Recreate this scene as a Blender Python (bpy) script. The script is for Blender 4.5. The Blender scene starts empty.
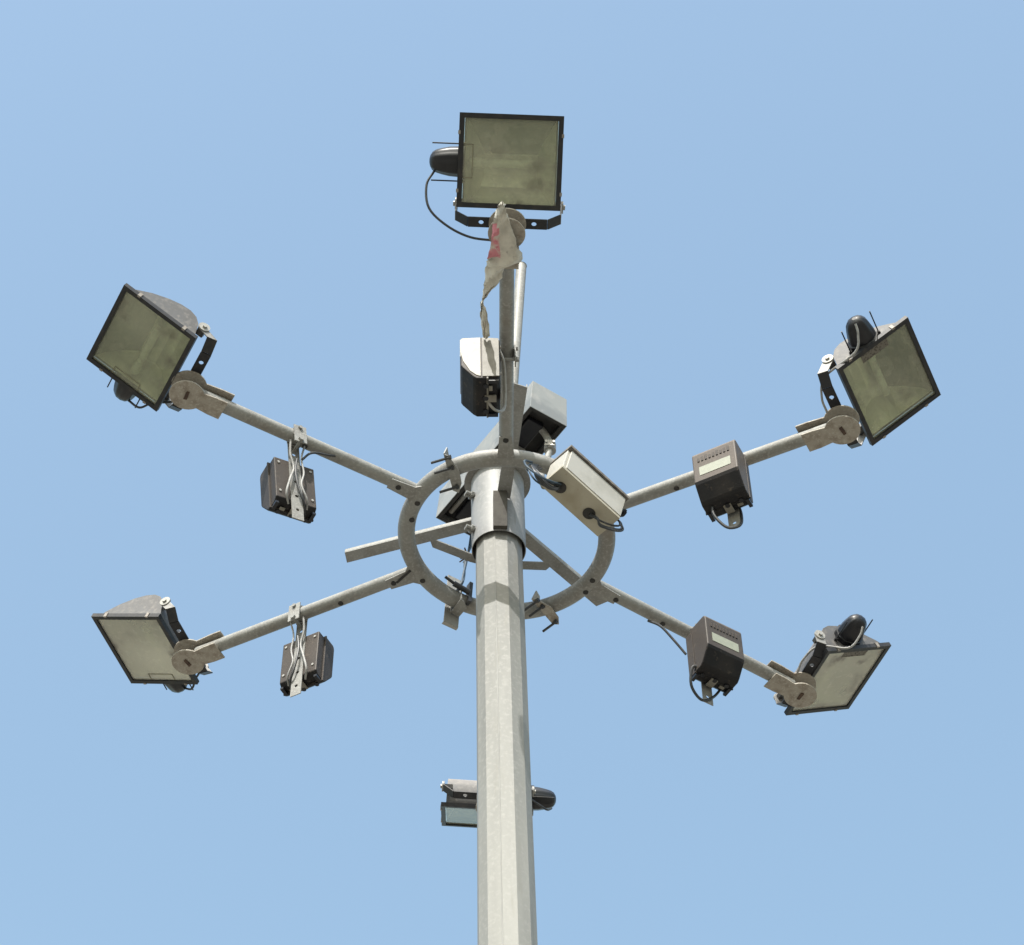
import bpy, bmesh, math, random
from mathutils import Matrix, Vector
random.seed(7)
R = math.radians
sc = bpy.context.scene
col = sc.collection

# ------------------------------------------------------------------ camera, sky, sun, exposure
cam_d = bpy.data.cameras.new('camera'); cam = bpy.data.objects.new('camera', cam_d); col.objects.link(cam)
right = Vector((0.9998183, -0.0067956, -0.0178119)); upv = Vector((0.0057976, -0.7816765, 0.6236571)); fwd = Vector((0.0181613, 0.6236470, 0.7814951))
cm = Matrix.Identity(4)
for i in range(3):
    cm[i][0] = right[i]; cm[i][1] = upv[i]; cm[i][2] = -fwd[i]
cm.translation = Vector((-0.1525, -7.4021, 1.60))
cam.matrix_world = cm
cam_d.sensor_width = 36; cam_d.sensor_fit = 'HORIZONTAL'; cam_d.lens = 2800/1024*36; cam_d.clip_start = 0.1; cam_d.clip_end = 20000
sc.camera = cam

SUN_AZ, SUN_EL = R(-15), R(52)            # azimuth measured from -Y (towards the camera), negative = to the left
sd = Vector((math.sin(SUN_AZ)*math.cos(SUN_EL), -math.cos(SUN_AZ)*math.cos(SUN_EL), math.sin(SUN_EL)))
sun_d = bpy.data.lights.new('sun', 'SUN'); sun_d.energy = 3.7; sun_d.angle = R(0.5); sun_d.color = (1.0, 0.975, 0.93)
sun = bpy.data.objects.new('sun', sun_d); col.objects.link(sun)
sun.rotation_euler = sd.to_track_quat('Z', 'Y').to_euler(); sun.location = (0, 0, 40)

world = bpy.data.worlds.new('World'); sc.world = world; world.use_nodes = True
wn = world.node_tree.nodes; wl = world.node_tree.links
bg = wn['Background']
sky = wn.new('ShaderNodeTexSky'); sky.sky_type = 'NISHITA'; sky.sun_disc = False
sky.sun_elevation = SUN_EL; sky.sun_rotation = math.atan2(sd.x, sd.y)
sky.air_density = 1.65; sky.dust_density = 4.0; sky.ozone_density = 0.1; sky.altitude = 0
tint = wn.new('ShaderNodeMix'); tint.data_type = 'RGBA'; tint.blend_type = 'MULTIPLY'; tint.inputs[0].default_value = 1.0
tint.inputs[7].default_value = (0.98, 1.055, 1.02, 1)      # a slightly greener, hazier blue
wl.new(sky.outputs[0], tint.inputs[6]); wl.new(tint.outputs[2], bg.inputs['Color']); bg.inputs['Strength'].default_value = 0.147
vs = sc.view_settings
vs.view_transform = 'Standard'; vs.look = 'None'; vs.gamma = 1; vs.exposure = 0.8

# ------------------------------------------------------------------ materials
def mat(name, base, rough=0.6, metal=0.0, noise=None, bump=0.0, bscale=60, spec=0.5, dust=None, dlo=0.0, dhi=0.8):
    """noise = list of (scale, colour, lo, hi, detail): patches of another colour mixed in where a noise runs lo..hi"""
    m = bpy.data.materials.new(name); m.use_nodes = True
    n = m.node_tree.nodes; l = m.node_tree.links; b = n['Principled BSDF']
    b.inputs['Roughness'].default_value = rough; b.inputs['Metallic'].default_value = metal
    b.inputs['Specular IOR Level'].default_value = spec
    tc = n.new('ShaderNodeTexCoord')
    rgb = n.new('ShaderNodeRGB'); rgb.outputs[0].default_value = (*base, 1); cur = rgb.outputs[0]
    def mixin(fac, c):
        nonlocal cur
        mx = n.new('ShaderNodeMix'); mx.data_type = 'RGBA'
        l.new(fac, mx.inputs[0]); l.new(cur, mx.inputs[6]); mx.inputs[7].default_value = (*c, 1); cur = mx.outputs[2]
    for k, (s, c, lo, hi, det) in enumerate(noise or []):
        mp = n.new('ShaderNodeMapping'); mp.inputs['Location'].default_value = (k*3.1, k*1.7, k*5.3)
        if isinstance(s, tuple): mp.inputs['Scale'].default_value = s; s = 1
        l.new(tc.outputs['Object'], mp.inputs[0])
        t = n.new('ShaderNodeTexNoise'); t.inputs['Scale'].default_value = s; t.inputs['Detail'].default_value = det
        l.new(mp.outputs[0], t.inputs['Vector'])
        r = n.new('ShaderNodeMapRange'); r.inputs[1].default_value = lo; r.inputs[2].default_value = hi
        l.new(t.outputs[0], r.inputs[0]); mixin(r.outputs[0], c)
    if dust:
        c, amt = dust                     # settled dust: lies on faces that look up
        g = n.new('ShaderNodeNewGeometry'); sx = n.new('ShaderNodeSeparateXYZ'); l.new(g.outputs['Normal'], sx.inputs[0])
        r = n.new('ShaderNodeMapRange'); r.inputs[1].default_value = dlo; r.inputs[2].default_value = dhi; r.inputs[4].default_value = amt
        l.new(sx.outputs[2], r.inputs[0]); mixin(r.outputs[0], c)
    l.new(cur, b.inputs['Base Color'])
    if bump:
        t = n.new('ShaderNodeTexNoise'); t.inputs['Scale'].default_value = bscale; t.inputs['Detail'].default_value = 4
        l.new(tc.outputs['Object'], t.inputs['Vector'])
        bp = n.new('ShaderNodeBump'); bp.inputs['Strength'].default_value = bump; bp.inputs['Distance'].default_value = 0.004
        l.new(t.outputs[0], bp.inputs['Height']); l.new(bp.outputs[0], b.inputs['Normal'])
    return m

GALV = mat('galvanised_steel', (0.225, 0.226, 0.218), 0.6, 0.1, [(14, (0.185, 0.18, 0.17), 0.42, 0.62, 5), (90, (0.27, 0.27, 0.26), 0.5, 0.7, 3), (5, (0.175, 0.155, 0.13), 0.56, 0.76, 6)], bump=0.15, bscale=120)
POLE = mat('pole_galvanised', (0.225, 0.225, 0.212), 0.6, 0.05, [((7, 7, 0.5), (0.175, 0.176, 0.168), 0.40, 0.62, 6), ((16, 16, 3), (0.20, 0.20, 0.19), 0.45, 0.65, 6), (60, (0.238, 0.238, 0.225), 0.5, 0.72, 4), ((26, 26, 3), (0.18, 0.175, 0.155), 0.6, 0.8, 5)], bump=0.12, bscale=70)
SLEEVE = mat('sleeve_galvanised', (0.235, 0.238, 0.24), 0.6, 0.05, [((12, 12, 3), (0.185, 0.188, 0.19), 0.42, 0.62, 6), (50, (0.255, 0.255, 0.255), 0.5, 0.7, 4), ((34, 34, 4), (0.16, 0.155, 0.145), 0.62, 0.76, 5)], bump=0.15, bscale=60)
WELD = mat('weathered_plate', (0.30, 0.275, 0.24), 0.7, 0.15, [(25, (0.22, 0.19, 0.16), 0.45, 0.65, 5), (120, (0.36, 0.34, 0.30), 0.5, 0.7, 3)], bump=0.2, bscale=90)
SHEET = mat('galvanised_sheet', (0.23, 0.24, 0.24), 0.55, 0.1, [((4, 5, 9), (0.17, 0.18, 0.185), 0.44, 0.6, 5), (16, (0.27, 0.27, 0.265), 0.52, 0.7, 4), ((30, 30, 3), (0.19, 0.19, 0.185), 0.55, 0.75, 4)], bump=0.1, bscale=30)
BLACK = mat('black_paint', (0.012, 0.013, 0.017), 0.5, 0, [(30, (0.026, 0.024, 0.024), 0.45, 0.7, 4)], bump=0.08, spec=0.35, dust=((0.16, 0.14, 0.125), 0.25))
CAPM = mat('black_socket_cap', (0.008, 0.009, 0.013), 0.35, 0, [(20, (0.015, 0.015, 0.019), 0.45, 0.7, 4)], spec=0.35, dust=((0.14, 0.12, 0.11), 0.15))
HOUSE = mat('dusty_housing', (0.075, 0.075, 0.08), 0.6, 0.0, [(9, (0.065, 0.062, 0.062), 0.42, 0.66, 5), (45, (0.12, 0.112, 0.108), 0.5, 0.7, 4)], bump=0.15, dust=((0.30, 0.27, 0.25), 0.7))
GEAR = mat('dusty_gear_box', (0.013, 0.013, 0.015), 0.5, 0, [(10, (0.022, 0.020, 0.020), 0.4, 0.65, 5), (55, (0.05, 0.042, 0.036), 0.60, 0.72, 5)], bump=0.12, spec=0.15, dust=((0.20, 0.168, 0.145), 0.62), dlo=-0.35, dhi=0.6)
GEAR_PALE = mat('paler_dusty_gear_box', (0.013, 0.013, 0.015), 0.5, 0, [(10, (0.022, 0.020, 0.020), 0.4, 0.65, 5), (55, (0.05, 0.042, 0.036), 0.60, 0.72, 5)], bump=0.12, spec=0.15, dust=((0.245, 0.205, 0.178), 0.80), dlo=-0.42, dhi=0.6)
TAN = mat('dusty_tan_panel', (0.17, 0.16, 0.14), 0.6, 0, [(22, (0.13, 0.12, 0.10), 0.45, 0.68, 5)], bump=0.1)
CREAM = mat('cream_painted_steel', (0.37, 0.36, 0.33), 0.5, 0, [(8, (0.285, 0.275, 0.24), 0.5, 0.75, 5), (60, (0.5, 0.45, 0.36), 0.66, 0.78, 4)], bump=0.05)
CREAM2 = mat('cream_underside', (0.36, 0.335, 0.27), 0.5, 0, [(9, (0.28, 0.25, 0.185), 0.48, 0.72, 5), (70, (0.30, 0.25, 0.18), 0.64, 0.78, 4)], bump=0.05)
RIM = mat('brown_lid_edge', (0.15, 0.135, 0.12), 0.7, 0, [(40, (0.09, 0.08, 0.07), 0.45, 0.65, 4)])
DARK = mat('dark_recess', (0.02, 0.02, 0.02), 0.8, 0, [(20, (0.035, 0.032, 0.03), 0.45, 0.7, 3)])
RUST = mat('rusty_bolt', (0.085, 0.055, 0.04), 0.8, 0.2, [(60, (0.05, 0.03, 0.025), 0.45, 0.65, 3)])
CABLE = mat('black_cable', (0.018, 0.02, 0.024), 0.5, 0, [(50, (0.04, 0.04, 0.042), 0.5, 0.7, 3)])
GCABLE = mat('grey_cable', (0.26, 0.26, 0.26), 0.6, 0, [(50, (0.17, 0.17, 0.17), 0.5, 0.7, 3)])
BLUEC = mat('dark_blue_cable', (0.03, 0.055, 0.085), 0.45, 0, [(50, (0.05, 0.07, 0.09), 0.5, 0.7, 3)])
BRIGHT = mat('bright_zinc', (0.29, 0.285, 0.27), 0.45, 0.15, [(60, (0.24, 0.23, 0.21), 0.5, 0.7, 3)])
GLINT = mat('edge_glint', (0.27, 0.27, 0.26), 0.6, 0.0, [((40, 40, 3), (0.20, 0.20, 0.19), 0.4, 0.6, 4)])
CLIPM = mat('dull_clip', (0.22, 0.20, 0.18), 0.6, 0.2, [(60, (0.14, 0.11, 0.09), 0.5, 0.7, 3)])
LABEL = mat('pale_sticker', (0.235, 0.25, 0.205), 0.6, 0, [(60, (0.20, 0.215, 0.175), 0.45, 0.7, 4)])
SUNLIT = mat('sunlit_white', (0.36, 0.345, 0.315), 0.6, 0, [(60, (0.31, 0.29, 0.25), 0.45, 0.7, 4)])
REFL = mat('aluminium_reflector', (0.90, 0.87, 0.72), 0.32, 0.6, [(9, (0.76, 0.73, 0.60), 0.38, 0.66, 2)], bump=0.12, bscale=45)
def painted_shade(m):
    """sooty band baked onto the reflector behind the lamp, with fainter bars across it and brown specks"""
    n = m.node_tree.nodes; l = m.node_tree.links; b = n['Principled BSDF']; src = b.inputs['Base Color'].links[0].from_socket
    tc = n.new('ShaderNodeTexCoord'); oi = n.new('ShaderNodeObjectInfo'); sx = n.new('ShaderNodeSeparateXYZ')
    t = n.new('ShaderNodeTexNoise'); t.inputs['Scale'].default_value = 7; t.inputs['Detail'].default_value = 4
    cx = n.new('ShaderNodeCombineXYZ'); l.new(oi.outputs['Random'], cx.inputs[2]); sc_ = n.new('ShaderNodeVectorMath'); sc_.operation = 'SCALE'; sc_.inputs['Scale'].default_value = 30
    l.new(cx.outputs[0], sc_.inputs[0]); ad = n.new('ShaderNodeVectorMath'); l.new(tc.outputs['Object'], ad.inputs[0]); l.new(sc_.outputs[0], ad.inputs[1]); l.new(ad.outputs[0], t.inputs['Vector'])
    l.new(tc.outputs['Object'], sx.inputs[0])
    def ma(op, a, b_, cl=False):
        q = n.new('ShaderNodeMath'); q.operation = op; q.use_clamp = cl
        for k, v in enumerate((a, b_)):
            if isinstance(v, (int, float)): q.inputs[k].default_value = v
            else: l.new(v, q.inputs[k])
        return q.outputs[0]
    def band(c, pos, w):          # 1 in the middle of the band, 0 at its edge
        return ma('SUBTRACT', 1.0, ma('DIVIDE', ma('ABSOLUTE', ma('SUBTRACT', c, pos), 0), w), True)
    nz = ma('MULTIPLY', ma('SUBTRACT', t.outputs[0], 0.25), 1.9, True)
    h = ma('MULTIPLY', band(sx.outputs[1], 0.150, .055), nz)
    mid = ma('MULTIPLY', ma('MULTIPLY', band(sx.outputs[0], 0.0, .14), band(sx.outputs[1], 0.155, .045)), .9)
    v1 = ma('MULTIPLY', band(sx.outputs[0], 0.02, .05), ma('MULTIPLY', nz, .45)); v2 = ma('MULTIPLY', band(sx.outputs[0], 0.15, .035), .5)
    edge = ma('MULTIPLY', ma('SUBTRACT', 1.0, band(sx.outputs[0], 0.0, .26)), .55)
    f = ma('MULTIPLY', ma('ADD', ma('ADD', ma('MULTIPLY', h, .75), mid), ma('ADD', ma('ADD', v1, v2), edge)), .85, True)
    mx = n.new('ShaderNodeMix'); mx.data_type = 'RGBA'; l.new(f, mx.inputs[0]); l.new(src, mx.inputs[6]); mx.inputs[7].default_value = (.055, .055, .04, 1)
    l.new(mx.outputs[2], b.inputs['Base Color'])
painted_shade(REFL)
TUBE = mat('lamp_tube_glass', (0.45, 0.45, 0.38), 0.25, 0, [(30, (0.35, 0.34, 0.28), 0.45, 0.65, 3)])
CLOTH = mat('ragged_cloth', (0.52, 0.50, 0.45), 0.9, 0, [(22, (0.42, 0.405, 0.365), 0.42, 0.62, 6), (38, (0.27, 0.255, 0.235), 0.62, 0.72, 5)], bump=0.4, bscale=35)
PINK = mat('faded_red_print', (0.52, 0.20, 0.24), 0.9, 0, [(24, (0.50, 0.46, 0.42), 0.53, 0.66, 5), (60, (0.42, 0.16, 0.19), 0.58, 0.68, 4)], bump=0.4, bscale=35)
GROUND = mat('dusty_ground', (0.178, 0.161, 0.136), 0.95, 0, [(0.05, (0.145, 0.138, 0.108), 0.45, 0.6, 6), (1.5, (0.20, 0.183, 0.158), 0.5, 0.7, 6)])

# glass pane: clear, slightly glossy, with a greenish film of dirt that thickens in patches
def glass_mat(name, lo, hi, c0, c1):
    m = bpy.data.materials.new(name); m.use_nodes = True
    n = m.node_tree.nodes; l = m.node_tree.links; n.clear()
    out = n.new('ShaderNodeOutputMaterial'); tc = n.new('ShaderNodeTexCoord'); oi = n.new('ShaderNodeObjectInfo')
    cmb = n.new('ShaderNodeCombineXYZ'); sc_ = n.new('ShaderNodeVectorMath'); sc_.operation = 'SCALE'; sc_.inputs['Scale'].default_value = 17.0
    ad = n.new('ShaderNodeVectorMath'); ad.operation = 'ADD'
    l.new(oi.outputs['Random'], cmb.inputs[0]); l.new(oi.outputs['Random'], cmb.inputs[1]); l.new(cmb.outputs[0], sc_.inputs[0])
    l.new(tc.outputs['Object'], ad.inputs[0]); l.new(sc_.outputs[0], ad.inputs[1])
    def noise(scale, det, lo_, hi_, a, b):
        t = n.new('ShaderNodeTexNoise'); t.inputs['Scale'].default_value = scale; t.inputs['Detail'].default_value = det; l.new(ad.outputs[0], t.inputs['Vector'])
        r = n.new('ShaderNodeMapRange'); r.inputs[1].default_value = lo_; r.inputs[2].default_value = hi_; r.inputs[3].default_value = a; r.inputs[4].default_value = b
        l.new(t.outputs[0], r.inputs[0]); return r.outputs[0]
    f1 = noise(2.4, 1, .32, .68, lo, hi); f2 = noise(38, 5, .56, .74, 0.0, .07)
    sm = n.new('ShaderNodeMath'); sm.operation = 'ADD'; sm.use_clamp = True; l.new(f1, sm.inputs[0]); l.new(f2, sm.inputs[1])
    cr = n.new('ShaderNodeMix'); cr.data_type = 'RGBA'; l.new(noise(3, 1, .35, .65, 0, 1), cr.inputs[0]); cr.inputs[6].default_value = (*c0, 1); cr.inputs[7].default_value = (*c1, 1)
    sg = noise(8, 5, .52, .68, 0, 1)                     # dark smudges
    s2 = n.new('ShaderNodeMath'); s2.operation = 'MULTIPLY_ADD'; s2.use_clamp = True; s2.inputs[1].default_value = .34; l.new(sg, s2.inputs[0]); l.new(sm.outputs[0], s2.inputs[2]); sm = s2
    dk = n.new('ShaderNodeMix'); dk.data_type = 'RGBA'; l.new(sg, dk.inputs[0]); l.new(cr.outputs[2], dk.inputs[6]); dk.inputs[7].default_value = (c0[0]*.34, c0[1]*.32, c0[2]*.32, 1)
    df = n.new('ShaderNodeBsdfDiffuse'); l.new(dk.outputs[2], df.inputs[0])
    tr = n.new('ShaderNodeBsdfTransparent'); tr.inputs[0].default_value = (.90, .94, .87, 1)
    gl = n.new('ShaderNodeBsdfGlossy'); gl.inputs['Roughness'].default_value = .10
    m1 = n.new('ShaderNodeMixShader'); l.new(sm.outputs[0], m1.inputs[0]); l.new(tr.outputs[0], m1.inputs[1]); l.new(df.outputs[0], m1.inputs[2])
    fr = n.new('ShaderNodeFresnel'); fr.inputs[0].default_value = 1.5
    gm = n.new('ShaderNodeNewGeometry'); inv = n.new('ShaderNodeMath'); inv.operation = 'SUBTRACT'; inv.inputs[0].default_value = 1.0; l.new(gm.outputs['Backfacing'], inv.inputs[1])
    fm = n.new('ShaderNodeMath'); fm.operation = 'MULTIPLY'; l.new(fr.outputs[0], fm.inputs[0]); l.new(inv.outputs[0], fm.inputs[1])
    m2 = n.new('ShaderNodeMixShader'); l.new(fm.outputs[0], m2.inputs[0]); l.new(m1.outputs[0], m2.inputs[1]); l.new(gl.outputs[0], m2.inputs[2])
    l.new(m2.outputs[0], out.inputs[0]); return m
GLASS = glass_mat('dirty_glass', .12, .30, (.56, .58, .46), (.70, .69, .57))
GLASS_PALE = glass_mat('pale_sheen_glass', .30, .52, (.74, .74, .66), (.84, .83, .75))  # paler film: sheen of a slanting view painted into the colour
FAINT = mat('faint_moulded_plate', (0.16, 0.155, 0.11), 0.7, 0, [(60, (0.22, 0.21, 0.155), 0.45, 0.65, 4)])
PLATE = mat('moulded_plate', (0.13, 0.118, 0.10), 0.7, 0, [(120, (0.05, 0.043, 0.036), 0.48, 0.6, 4)])
EAR = mat('pale_yoke_ear', (0.23, 0.225, 0.22), 0.5, 0.1, [(30, (0.13, 0.125, 0.12), 0.55, 0.7, 4)])  # paler than the black strip of the yoke

# ------------------------------------------------------------------ mesh helpers
WM = {}
def box(bm, x0, x1, y0, y1, z0, z1, M=None):
    vs_ = [bm.verts.new((x, y, z)) for x in (x0, x1) for y in (y0, y1) for z in (z0, z1)]
    for f in ((0,1,3,2),(4,6,7,5),(0,4,5,1),(2,3,7,6),(0,2,6,4),(1,5,7,3)): bm.faces.new([vs_[i] for i in f])
    if M: bmesh.ops.transform(bm, matrix=M, verts=vs_)
    return vs_
def frame_from(a, b):
    d = (b-a).normalized(); h = Vector((0,0,1)) if abs(d.z) < .95 else Vector((0,1,0))
    x = d.cross(h).normalized(); y = x.cross(d); return d, x, y
def cyl(bm, a, b, r0, r1=None, n=20, cap=True, phase=0.0):
    a = Vector(a); b = Vector(b); r1 = r0 if r1 is None else r1
    d, x, y = frame_from(a, b)
    A = []; B = []
    for i in range(n):
        t = 2*math.pi*i/n+phase; o = x*math.cos(t)+y*math.sin(t)
        A.append(bm.verts.new(a+o*r0)); B.append(bm.verts.new(b+o*r1))
    for i in range(n):
        bm.faces.new((A[i], A[(i+1)%n], B[(i+1)%n], B[i])).smooth = n > 12
    if cap: bm.faces.new(A[::-1]); bm.faces.new(B)
def catmull(P, k=6):
    P = [Vector(p) for p in P]; P = [P[0]*2-P[1]]+P+[P[-1]*2-P[-2]]; out = []
    for i in range(1, len(P)-2):
        for j in range(k):
            t = j/k; a, b, c, d = P[i-1:i+3]
            out.append(.5*((2*b)+(c-a)*t+(2*a-5*b+4*c-d)*t*t+(3*b-a-3*c+d)*t**3))
    return out+[P[-2]]
def tube(bm, P, r, n=10, smooth=True, k=6):
    P = catmull(P, k) if smooth else [Vector(p) for p in P]
    rings = []; d0, x, y = frame_from(P[0], P[1])
    for i, p in enumerate(P):
        d = (P[min(i+1, len(P)-1)]-P[max(i-1, 0)]).normalized()
        x = (x-d*x.dot(d)).normalized(); y = d.cross(x)
        rr = r(i/(len(P)-1)) if callable(r) else r
        rings.append([bm.verts.new(p+(x*math.cos(2*math.pi*j/n)+y*math.sin(2*math.pi*j/n))*rr) for j in range(n)])
    for A, B in zip(rings, rings[1:]):
        for j in range(n): bm.faces.new((A[j], A[(j+1)%n], B[(j+1)%n], B[j])).smooth = True
    bm.faces.new(rings[0][::-1]); bm.faces.new(rings[-1])
def prism(bm, pts, a, b, axis='x', smooth=False):
    """pts in the plane of the two other axes (cyclic order), extruded from a to b"""
    def V(u, v, w): return {'x': (w, u, v), 'y': (u, w, v), 'z': (u, v, w)}[axis]
    A = [bm.verts.new(V(u, v, a)) for u, v in pts]; B = [bm.verts.new(V(u, v, b)) for u, v in pts]
    n = len(pts)
    for i in range(n):
        f = bm.faces.new((A[i], A[(i+1)%n], B[(i+1)%n], B[i])); f.smooth = smooth
    bm.faces.new(A[::-1]); bm.faces.new(B)
def holed_strip(bm, x0, x1, w, t, holes, hr, M=None, z0=0.0):
    """flat bar along x, width w in y, thickness t in z, with round holes at the given x"""
    new = []
    def v(x, y, z): q = bm.verts.new((x, y, z)); new.append(q); return q
    cuts = sorted(set([x0, x1]+[h-w/2 for h in holes]+[h+w/2 for h in holes])); cuts = [c for c in cuts if x0-1e-9 <= c <= x1+1e-9]
    for a, b in zip(cuts, cuts[1:]):
        if b-a < 1e-6: continue
        hs = [h for h in holes if a < h < b]
        if not hs:
            for zz, fl in ((z0, 1), (z0+t, 0)):
                q = [v(a,-w/2,zz), v(b,-w/2,zz), v(b,w/2,zz), v(a,w/2,zz)]; bm.faces.new(q[::-1] if fl else q)
        else:
            h = hs[0]; rims = []
            for zz, fl in ((z0, 1), (z0+t, 0)):
                O = []; I = []
                for i in range(16):
                    th = 2*math.pi*i/16; c, s = math.cos(th), math.sin(th); m = max(abs(c), abs(s))
                    O.append(v(h+c/m*w/2, s/m*w/2, zz)); I.append(v(h+c*hr, s*hr, zz))
                for i in range(16):
                    j = (i+1)%16; q = [O[i], O[j], I[j], I[i]]; bm.faces.new(q[::-1] if fl else q)
                rims.append(I)
            for i in range(16):
                j = (i+1)%16; bm.faces.new((rims[0][i], rims[0][j], rims[1][j], rims[1][i]))
    for y in (-w/2, w/2):
        bm.faces.new((v(x0,y,z0), v(x1,y,z0), v(x1,y,z0+t), v(x0,y,z0+t)))
    for x in (x0, x1):
        bm.faces.new((v(x,-w/2,z0), v(x,w/2,z0), v(x,w/2,z0+t), v(x,-w/2,z0+t)))
    bmesh.ops.remove_doubles(bm, verts=new, dist=1e-5)
    new = [q for q in new if q.is_valid]
    if M: bmesh.ops.transform(bm, matrix=M, verts=new)
def clusters(bm, gap=.004):
    """loose islands of a mesh, joined where their boxes come within gap of each other"""
    seen = set(); isl = []
    for v0 in bm.verts:
        if v0 in seen: continue
        st = [v0]; seen.add(v0); g = []
        while st:
            v = st.pop(); g.append(v)
            for e in v.link_edges:
                w = e.other_vert(v)
                if w not in seen: seen.add(w); st.append(w)
        isl.append(g)
    bb = [[(min(v.co[i] for v in g), max(v.co[i] for v in g)) for i in range(3)] for g in isl]; idx = list(range(len(isl)))
    def root(i):
        while idx[i] != i: i = idx[i]
        return i
    for i in range(len(isl)):
        for j in range(i):
            if all(bb[i][k][0]-gap <= bb[j][k][1] and bb[j][k][0]-gap <= bb[i][k][1] for k in range(3)): idx[root(i)] = root(j)
    out = {}
    for i, g in enumerate(isl): out.setdefault(root(i), []).extend(g)
    return list(out.values())
def each(name, fn, m, parent=None, M=None, bevel=0.0, seg=2):
    """like build, but every separate piece fn makes becomes an object of its own"""
    bm = bmesh.new(); fn(bm); cs = clusters(bm); sets = []
    bm.verts.index_update()
    for c in cs: sets.append({v.index for v in c})
    bm.free()
    for st in sets:
        def one(b2, st=st):
            fn(b2); b2.verts.index_update()
            bmesh.ops.delete(b2, geom=[v for v in b2.verts if v.index not in st], context='VERTS')
        build(name, one, m, parent, M, bevel, seg)
def build(name, fn, m, parent=None, M=None, bevel=0.0, seg=2):
    """fn(bm) fills one mesh; M is its world matrix (default: the parent's)"""
    bm = bmesh.new(); fn(bm); bmesh.ops.recalc_face_normals(bm, faces=bm.faces)
    for e in bm.edges:
        if len(e.link_faces) == 2 and e.calc_face_angle(0) > R(38): e.smooth = False
    me = bpy.data.meshes.new(name); bm.to_mesh(me); bm.free(); me.materials.append(m)
    o = bpy.data.objects.new(name, me); col.objects.link(o)
    if M is None: M = WM[parent.name] if parent else Matrix.Identity(4)
    WM[o.name] = M
    if parent: o.parent = parent; o.matrix_local = WM[parent.name].inverted() @ M
    else: o.matrix_world = M
    if bevel:
        b = o.modifiers.new('bevel', 'BEVEL'); b.width = bevel; b.segments = seg; b.limit_method = 'ANGLE'; b.angle_limit = R(40)
    return o
def thing(name, label, cat, M, group=None):
    o = bpy.data.objects.new(name, None); col.objects.link(o); o.empty_display_size = .1
    o.matrix_world = M; WM[o.name] = M; tag(o, label, cat, group); return o
def tag(o, label, cat, group=None):
    o['label'] = label; o['category'] = cat
    if group: o['group'] = group
T = Matrix.Translation
def RZ(a): return Matrix.Rotation(a, 4, 'Z')
def RX(a): return Matrix.Rotation(a, 4, 'X')
def RY(a): return Matrix.Rotation(a, 4, 'Y')

# the mast's head sits slightly out of true (3.6 degrees): HEAD is its frame, z = 0 the plane of the ring and arms
Z0 = 10.42
Rh = Matrix(((0.99801786, 0.00007893, 0.06293125), (0.0, 0.99999921, -0.00125425), (-0.0629313, 0.00125176, 0.99801708))).to_4x4()
HEAD = T((0.0188556, -0.0004031, Z0)) @ Rh
POLE_X = -0.0189                                    # the pole's axis seen in the head frame

# ------------------------------------------------------------------ ground
def g_(bm):
    s = 4000; bm.faces.new([bm.verts.new(p) for p in ((-s,-s,0),(s,-s,0),(s,s,0),(-s,s,0))])
gr = build('ground', g_, GROUND); gr['kind'] = 'structure'

# ------------------------------------------------------------------ the mast
mast = thing('lighting_mast', 'tall pale galvanised many-sided steel mast with a ring and six arms at its head', 'light mast', T((0, 0, 0)))
def f(bm):
    n = 12; rings = []
    for z, r in ((0.0, .152), (Z0-2.2, .1065), (Z0-1.2, .1010), (Z0-.1, .0965), (Z0+.30, .0945)):
        rings.append([bm.verts.new((r*math.sin(R(-10+30*i)), -r*math.cos(R(-10+30*i)), z)) for i in range(n)])
    for A, B in zip(rings, rings[1:]):
        for i in range(n): bm.faces.new((A[i], A[(i+1)%n], B[(i+1)%n], B[i]))
    bm.faces.new(rings[0][::-1]); bm.faces.new(rings[-1])
build('pole', f, POLE, mast, bevel=.0025)
build('base_plate', lambda bm: (box(bm, -.25, .25, -.25, .25, 0.004, .03)), GALV, mast, bevel=.004)
SL = T((0, 0, Z0))
def f(bm):                                          # pale bead added down one pole corner to paint its edge highlight
    a = R(-10)
    P = [(0.05, .1518), (Z0-2.2, .1063), (Z0-1.2, .1008), (Z0-.1, .0963)]
    tube(bm, [((r+.0004)*math.sin(a), -(r+.0004)*math.cos(a), z) for z, r in P], .0018, n=6, smooth=False)
build('edge_glint_bead', f, GLINT, mast)
def f(bm):                                          # sleeve: an open tube slipped over the pole top
    n = 48; P = [(.1115, -.058), (.1115, .375), (.1085, .375), (.1085, -.058)]
    rings = [[bm.verts.new((r*math.cos(2*math.pi*i/n), r*math.sin(2*math.pi*i/n), z)) for i in range(n)] for r, z in P]
    for k in range(4):
        A, B = rings[k], rings[(k+1) % 4]
        for i in range(n):
            q = bm.faces.new((A[i], A[(i+1)%n], B[(i+1)%n], B[i])); q.smooth = k in (0, 2)
sleeve = build('sleeve', f, SLEEVE, mast, SL)
def f(bm):
    for k in range(3):                              # set screws round the sleeve
        for z in (.02, .24):
            a = R(52+k*120 if k else -62); c, s = math.sin(a), -math.cos(a)
            cyl(bm, (c*.108, s*.108, z), (c*.150, s*.150, z), .007, n=10)
            cyl(bm, (c*.116, s*.116, z), (c*.128, s*.128, z), .015, n=6)
each('set_screw', f, GALV, sleeve, SL)
def f(bm):
    n = 48; P = [(.140, .377), (.140, .389), (.05, .389), (.05, .377)]
    rings = [[bm.verts.new((r*math.cos(2*math.pi*i/n), r*math.sin(2*math.pi*i/n), z)) for i in range(n)] for r, z in P]
    for k in range(4):
        A, B = rings[k], rings[(k+1) % 4]
        for i in range(n): bm.faces.new((A[i], A[(i+1)%n], B[(i+1)%n], B[i]))
build('top_flange', f, GALV, mast, SL)
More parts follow.
